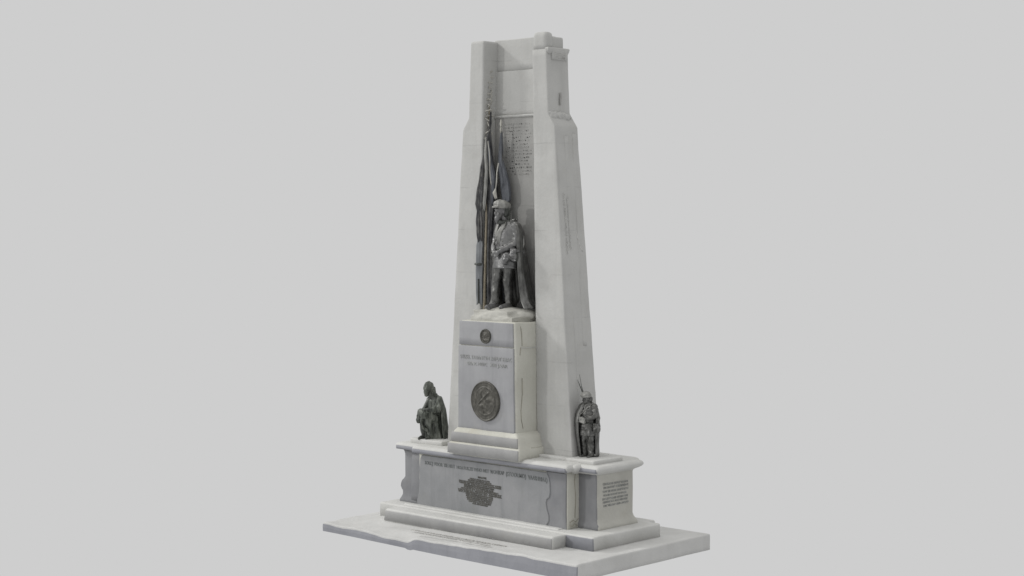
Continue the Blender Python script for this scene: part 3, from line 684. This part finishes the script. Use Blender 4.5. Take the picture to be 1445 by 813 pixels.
# ---- seated draped figure, left
sea = thing('seated_statue', 'small dark bronze seated figure draped in robes leaning on its raised knee', 'statue', (-1.85, -1.38, 1.365), rotz=0, scale=.90)
sea.scale = (.76, .75, .925)
k = Clay()
head_clay(k, (-.03, -.16, .985), 1.05, yawd=-8)
k.limb([(.0, -.03, .80), (-.02, -.12, .90)], [.07, .058])
k.rings([(.30, .02, .06, .17, .15), (.45, .02, .05, .155, .14), (.62, .02, .02, .17, .13), (.76, .01, .0, .175, .10), (.83, .0, -.02, .09, .075)])
k.limb([(.17, -.02, .75), (.22, -.10, .58), (.10, -.30, .60)], [.062, .05, .04])
k.limb([(-.15, -.02, .74), (-.21, -.12, .58), (-.06, -.28, .56)], [.062, .05, .04])
k.limb([(.09, .02, .36), (.07, -.30, .46), (.07, -.17, .08)], [.095, .078, .048])
k.limb([(-.09, .02, .36), (-.10, -.32, .50), (-.10, -.25, .08)], [.095, .078, .048])
for fx, fy in ((.07, -.20), (-.10, -.28)):
    k.limb([(fx, fy + .05, .045), (fx, fy - .06, .045), (fx, fy - .13, .03)], [.042, .04, .028])
hand_clay(k, (.09, -.31, .60), (-.5, -.7, -.15), (.9, -.3, .1), 1.1); hand_clay(k, (-.05, -.29, .56), (.3, -.8, .0), (1, .2, .2), 1.1)
k.build('body', M_BRZ_D, sea, voxel=0.0095, smooth=1)
k = Clay()      # robe over lap and legs
k.rings([(.0, .02, .03, .25, .25), (.12, .02, .03, .225, .225), (.30, .02, .02, .20, .22), (.45, .02, .02, .18, .19), (.62, .02, .02, .185, .15), (.77, .01, .0, .185, .11)])
k.limb([(.09, .0, .38), (.08, -.28, .47), (.08, -.25, .32), (.08, -.14, .06)], [.13, .105, .085, .075])
k.limb([(-.09, .0, .38), (-.09, -.31, .50), (-.10, -.27, .36), (-.10, -.21, .06)], [.13, .10, .08, .07])
k.limb([(.175, .0, .75), (.225, -.08, .60), (.14, -.24, .59)], [.085, .075, .052])
k.build('robe', M_GRN, sea, voxel=0.011, smooth=1, folds=lambda c: 0.030 * noise.noise(Vector((c.x * 13, c.y * 13, c.z * 3.2))) + 0.014 * noise.noise(Vector((c.x * 28, c.y * 28, c.z * 6))))
k = Clay()      # hood and hair
k.ball((-.03, -.15, 1.01), (.105, .135, .13), (0, 0, -8)).ball((-.03, -.22, .93), (.075, .06, .09)).ball((.0, -.03, .92), (.085, .08, .11)).ball((.0, .02, .83), (.11, .08, .08))
k.build('hood', M_GRN, sea, voxel=0.01, smooth=1, folds=fnoise(0.02, 14, 14, 8, 4))
cl = cloak_mesh([(.84, .0, .0, .13, .09), (.77, .01, .02, .225, .14), (.60, .02, .05, .25, .19), (.35, .03, .06, .265, .235), (.12, .04, .06, .29, .26), (.01, .05, .07, .31, .29)], 70, 300, k=11, fold=0.06, thick=0.025, seed=4.1)
link('mantle', cl, M_GRN, sea, world=False)
k = Clay()      # bundle held at the knee
k.ball((.0, -.36, .52), (.16, .12, .10), (0, 20, 0)).ball((-.1, -.37, .43), (.09, .09, .11)).limb([(.02, -.40, .50), (.0, -.44, .36), (.02, -.38, .25), (.06, -.27, .18)], [.03, .024, .024, .03])
k.build('bundle', M_GRN, sea, voxel=0.01, smooth=1, folds=fnoise(0.025, 12, 12, 12, 8))
k = Clay()
k.box((0, -.02, .17), (.16, .16, .17)); k.build('seat', M_BRZ_D, sea, voxel=0.02, folds=fnoise(0.02, 6, 6, 6))

# ---- sentry, right
sen = thing('sentry_statue', 'small grey bronze statue of a helmeted sentry with rifle and cape on the right block', 'statue', (1.67, -1.22, 1.350), rotz=R(3), scale=.605)
k = Clay()
head_clay(k, (-.02, -.05, 1.63), 1.2, yawd=-16)
k.limb([(.0, .0, 1.46), (-.01, -.02, 1.56)], [.075, .066])
k.rings([(.86, .0, .01, .17, .12), (1.0, .0, .0, .16, .115), (1.15, .0, .0, .17, .12), (1.32, .0, .0, .19, .135), (1.44, .0, .01, .19, .11), (1.5, .0, .0, .10, .08)])
k.limb([(.10, .01, .92), (.11, -.02, .50), (.11, .0, .1)], [.10, .072, .05]); k.limb([(-.10, .0, .92), (-.10, -.03, .50), (-.10, -.01, .1)], [.10, .072, .05])
for fx in (.11, -.10): k.limb([(fx, .04, .05), (fx, -.08, .05), (fx * 1.2, -.19, .035)], [.05, .05, .034])
k.limb([(.21, .0, 1.42), (.29, -.02, 1.20), (.10, -.21, 1.09)], [.08, .066, .045]); k.limb([(-.21, .0, 1.42), (-.27, -.04, 1.18), (-.12, -.18, 1.06)], [.08, .066, .045])
hand_clay(k, (.05, -.23, 1.08), (-1, -.15, -.08), (0, .2, 1), 1.3); hand_clay(k, (-.12, -.20, 1.05), (.6, -.4, .3), (0, .2, 1), 1.2)
k.build('body', M_BRZ, sen, voxel=0.011, smooth=1)
k = Clay()
k.rings([(.62, .0, .0, .27, .22), (.80, .0, .0, .25, .20), (.98, .0, .0, .22, .17), (1.15, .0, -.005, .225, .175), (1.34, .0, .0, .235, .165), (1.45, .0, .01, .21, .13), (1.52, .0, .0, .13, .1)])
k.limb([(.215, .0, 1.41), (.30, -.01, 1.20), (.21, -.14, 1.13), (.08, -.22, 1.09)], [.105, .092, .078, .062]); k.limb([(-.2, .0, 1.41), (-.275, -.03, 1.2), (-.14, -.18, 1.07)], [.1, .09, .065])
coat2 = k.build('coat', M_BRZ, sen, voxel=0.014, smooth=1, folds=lambda c: 0.026 * noise.noise(Vector((c.x * 8, c.y * 8, c.z * 12))) + .01 * noise.noise(Vector((c.x * 20, c.y * 20, c.z * 26))))
link('belt', tube_mesh([(.225 * math.sin(a), -.178 * math.cos(a), .97) for a in [2 * math.pi * i / 32 for i in range(33)]], .022, 8), M_BRZ_D, coat2, world=False)
k = Clay()
k.limb([(.11, .0, .9), (.125, -.02, .5), (.115, .0, .1)], [.13, .112, .092]); k.limb([(-.10, .0, .9), (-.11, -.02, .5), (-.105, .0, .1)], [.13, .112, .092])
k.build('trousers', M_BRZ, sen, voxel=0.014, smooth=1, folds=fnoise(0.025, 9, 9, 8, 3))
k = Clay()      # helmet with a raised front
k.ball((-.02, -.05, 1.745), (.135, .15, .105), (-8, 0, -16)).ball((-.05, -.165, 1.745), (.11, .06, .045), (25, 0, -16)).rings([(1.685, -.02, -.05, .150, .165), (1.72, -.02, -.05, .14, .155)])
hel = k.build('helmet', M_BRZ_L, sen, voxel=0.01, smooth=2, folds=fnoise(.008, 12, 12, 12))
k = Clay(); k.ball((.03, .03, 1.62), (.10, .08, .10)).ball((.0, .02, 1.52), (.10, .09, .06)); k.build('neck_guard', M_BRZ, sen, voxel=0.012, folds=fnoise(.012, 14, 14, 14))
cl = cloak_mesh([(1.53, -.01, .02, .13, .10), (1.45, -.02, .02, .25, .15), (1.22, -.05, .03, .35, .23), (1.0, -.07, .03, .38, .27), (.7, -.06, .04, .35, .28), (.35, -.03, .05, .31, .26), (.05, -.01, .06, .29, .24)], 78, (358, 338), k=9, fold=0.045, thick=0.025, seed=2.2)
link('cape', cl, M_BRZ, sen, world=False)
k = Clay(); k.box((.30, .0, .86), (.06, .11, .12), (0, 0, 10)).ball((.33, .02, .80), (.07, .09, .1)); b2 = k.build('haversack', M_BRZ, sen, voxel=0.012, folds=fnoise(.02, 10, 10, 10))
link('strap', tube_mesh([(.34, .03, .95), (.37, .05, 1.12), (.33, .03, 1.3), (.24, .0, 1.44), (.1, -.13, 1.42), (-.1, -.2, 1.22)], .018, 6), M_BRZ_L, b2, world=False)
k = Clay(); k.box((.0, -.245, 1.06), (.10, .045, .075), (0, 12, 0)); k.build('pouch', M_BRZ_L, sen, voxel=0.012, smooth=2, folds=fnoise(.012, 12, 12, 12))
rif = Clay()
rif.limb([(-.10, .20, .10), (-.12, .17, .45)], [.045, .035]).limb([(-.12, .17, .45), (-.18, .10, 1.55), (-.215, .08, 1.72)], [.028, .022, .014])
rifle = rif.build('rifle', M_BRZ_D, sen, voxel=0.010, smooth=0)
link('bayonet', tube_mesh([(-.205, .08, 1.68), (-.30, .06, 1.92), (-.40, .04, 2.13)], [.016, .014, .006], 6), M_BRZ_D, rifle, world=False)
link('cleaning_rod', tube_mesh([(-.20, .10, 1.7), (-.29, .085, 1.95), (-.37, .09, 2.28)], [.010, .009, .005], 6), M_BRZ_D, rifle, world=False)

# ================================================================= FLAGS
def drape(name, rs, mat, par, k=5, fold=.3, seed=0., nt=48, nz=70, extra=None):
    """furled cloth hanging round a pole: closed folded section, rs = (z,cx,cy,rx,ry)"""
    bm = bmesh.new(); rows = []
    for i in range(nz + 1):
        q = i / nz * (len(rs) - 1); j = min(int(q), len(rs) - 2); f = q - j
        z, cx, cy, rx, ry = [rs[j][m] + (rs[j + 1][m] - rs[j][m]) * f for m in range(5)]
        row = []
        for t in range(nt):
            a = 2 * math.pi * t / nt
            fo = 1 + fold * math.sin(k * a + seed + 1.5 * math.sin(z * 1.7 + seed)) + .5 * fold * math.sin((2 * k + 1) * a - z * 2) + .12 * noise.noise(Vector((a, z * 5, seed)))
            row.append(bm.verts.new((cx + rx * fo * math.cos(a), cy + ry * fo * math.sin(a), z + .02 * math.sin(k * a))))
        rows.append(row)
    for a, b in zip(rows, rows[1:]):
        for t in range(nt): bm.faces.new((a[t], a[(t + 1) % nt], b[(t + 1) % nt], b[t]))
    bm.faces.new(rows[0]); bm.faces.new(rows[-1]); bmesh.ops.recalc_face_normals(bm, faces=bm.faces)
    me = bpy.data.meshes.new('m'); bm.to_mesh(me); bm.free()
    return link(name, me, mat, par)
fl = thing('furled_flag', 'tall dark furled flag with tangled cord in the left corner of the niche', 'flag', (-.55, -1.35, 3.72), group='furled flags behind the soldier')
link('flagpole', tube_mesh([(-.50, -1.47, 3.72), (-.52, -1.40, 5.2), (-.56, -1.30, 6.4), (-.58, -1.26, 7.1), (-.585, -1.25, 7.35)], [.024, .022, .02, .016, .010], 8), M_TAN, fl)
drape('flag_cloth', [(6.75, -.50, -1.42, .015, .012), (6.5, -.50, -1.43, .03, .02), (6.2, -.475, -1.435, .035, .02), (5.9, -.50, -1.44, .04, .02), (5.62, -.53, -1.44, .035, .02), (5.5, -.53, -1.44, .02, .01)], M_BRZ_L, fl, k=3, fold=.2, seed=5.)
drape('flag_cloth', [(6.7, -.44, -1.42, .012, .012), (6.4, -.40, -1.42, .03, .02), (6.1, -.345, -1.41, .045, .025), (5.85, -.33, -1.41, .04, .03), (5.6, -.36, -1.41, .02, .02)], M_FLAG, fl, k=3, fold=.25, seed=6.)
drape('flag_cloth', [(7.20, -.50, -1.30, .012, .012), (7.0, -.49, -1.33, .025, .02), (6.90, -.48, -1.36, .02, .02), (6.65, -.485, -1.37, .045, .04), (6.3, -.465, -1.36, .075, .055), (5.95, -.43, -1.34, .085, .06), (5.6, -.44, -1.34, .095, .06), (5.2, -.45, -1.35, .085, .06), (4.7, -.44, -1.36, .085, .06), (4.3, -.43, -1.36, .08, .06), (3.85, -.42, -1.36, .08, .06)], M_FLAG_D, fl, k=4, fold=.34, seed=.7)
drape('flag_cloth', [(6.50, -.54, -1.42, .012, .012), (6.25, -.565, -1.45, .028, .025), (6.0, -.585, -1.47, .03, .03), (5.85, -.615, -1.47, .055, .035), (5.6, -.635, -1.475, .06, .04), (5.48, -.62, -1.475, .035, .03), (5.3, -.625, -1.47, .06, .04), (5.05, -.61, -1.47, .05, .035), (4.93, -.60, -1.465, .035, .03)], M_FLAG_D, fl, k=3, fold=.3, seed=2.)
drape('flag_cloth', [(4.99, -.61, -1.465, .045, .03), (4.9, -.615, -1.47, .07, .035), (4.6, -.62, -1.475, .068, .035), (4.55, -.61, -1.475, .078, .035), (4.3, -.62, -1.47, .075, .035), (3.86, -.61, -1.465, .07, .035)], M_PLANK, fl, k=3, fold=.10, seed=1.)
link('strap', tube_mesh([(-.685, -1.50, 4.56), (-.62, -1.52, 4.555), (-.54, -1.50, 4.56)], .022, 6), M_BRZ_D, fl)
link('strap', tube_mesh([(-.60, -1.515, 4.30), (-.598, -1.515, 4.05), (-.60, -1.51, 3.88)], .012, 6), M_BRZ_D, fl)
me = tube_mesh([(-.42 + .10 * (6.7 - z) + .012 * math.sin(z * 9), -1.45, z) for z in [6.7 - .04 * i for i in range(20)]], [.007] * 20, 6); link('cloth_hem', me, M_ROPE, fl)
pts = []
for i in range(90):
    f = i / 89; z = 7.93 - f * 1.25; a = .028 + .025 * abs(math.sin(f * 9)) + (.02 if .45 < f < .7 else 0)
    pts.append((-.585 + .085 * f + a * math.sin(i * 1.05), -1.22 - .14 * f + a * math.cos(i * .8), z + .025 * math.sin(i * .9)))
link('cord', tube_mesh(pts, .0105, 5), M_ROPE, fl)
f2 = thing('furled_flag', 'narrow blue grey furled flag with pale spear tip behind the soldier\'s head', 'flag', (-.25, -1.25, 3.72), group='furled flags behind the soldier')
link('flagpole', tube_mesh([(-.12, -1.22, 3.72), (-.22, -1.26, 5.6), (-.255, -1.28, 6.6), (-.26, -1.29, 6.92)], [.02, .02, .016, .012], 8), M_FLAG_D, f2)
link('spear_tip', tube_mesh([(-.258, -1.30, 6.84), (-.258, -1.30, 6.90), (-.257, -1.30, 6.95), (-.256, -1.30, 7.0), (-.255, -1.30, 7.08)], [.008, .02, .008, .022, .006], 8), M_ROPE, f2)
drape('flag_cloth', [(6.85, -.25, -1.29, .015, .015), (6.6, -.265, -1.29, .03, .03), (6.35, -.27, -1.29, .04, .035), (6.2, -.25, -1.28, .075, .04), (5.98, -.20, -1.27, .105, .045), (5.78, -.17, -1.26, .10, .05), (5.68, -.16, -1.26, .085, .05), (5.6, -.20, -1.26, .05, .05), (5.2, -.19, -1.27, .06, .05), (3.9, -.17, -1.27, .07, .05)], M_FLAG, f2, k=4, fold=.2, seed=3.1)
link('cord', tube_mesh([(-.24, -1.38, 6.32), (-.26, -1.40, 6.15), (-.255, -1.41, 6.0), (-.28, -1.41, 5.86)], [.009, .010, .012, .010], 6), M_ROPE, f2)
k_ = Clay(); k_.limb([(-.28, -1.41, 5.88), (-.30, -1.415, 5.80), (-.285, -1.41, 5.70)], [.012, .035, .012]).limb([(-.28, -1.41, 5.82), (-.25, -1.41, 5.70)], [.014, .006])
t_ = k_.build('tassel', M_ROPE, f2, voxel=0.006, smooth=1); t_.location = -f2.location
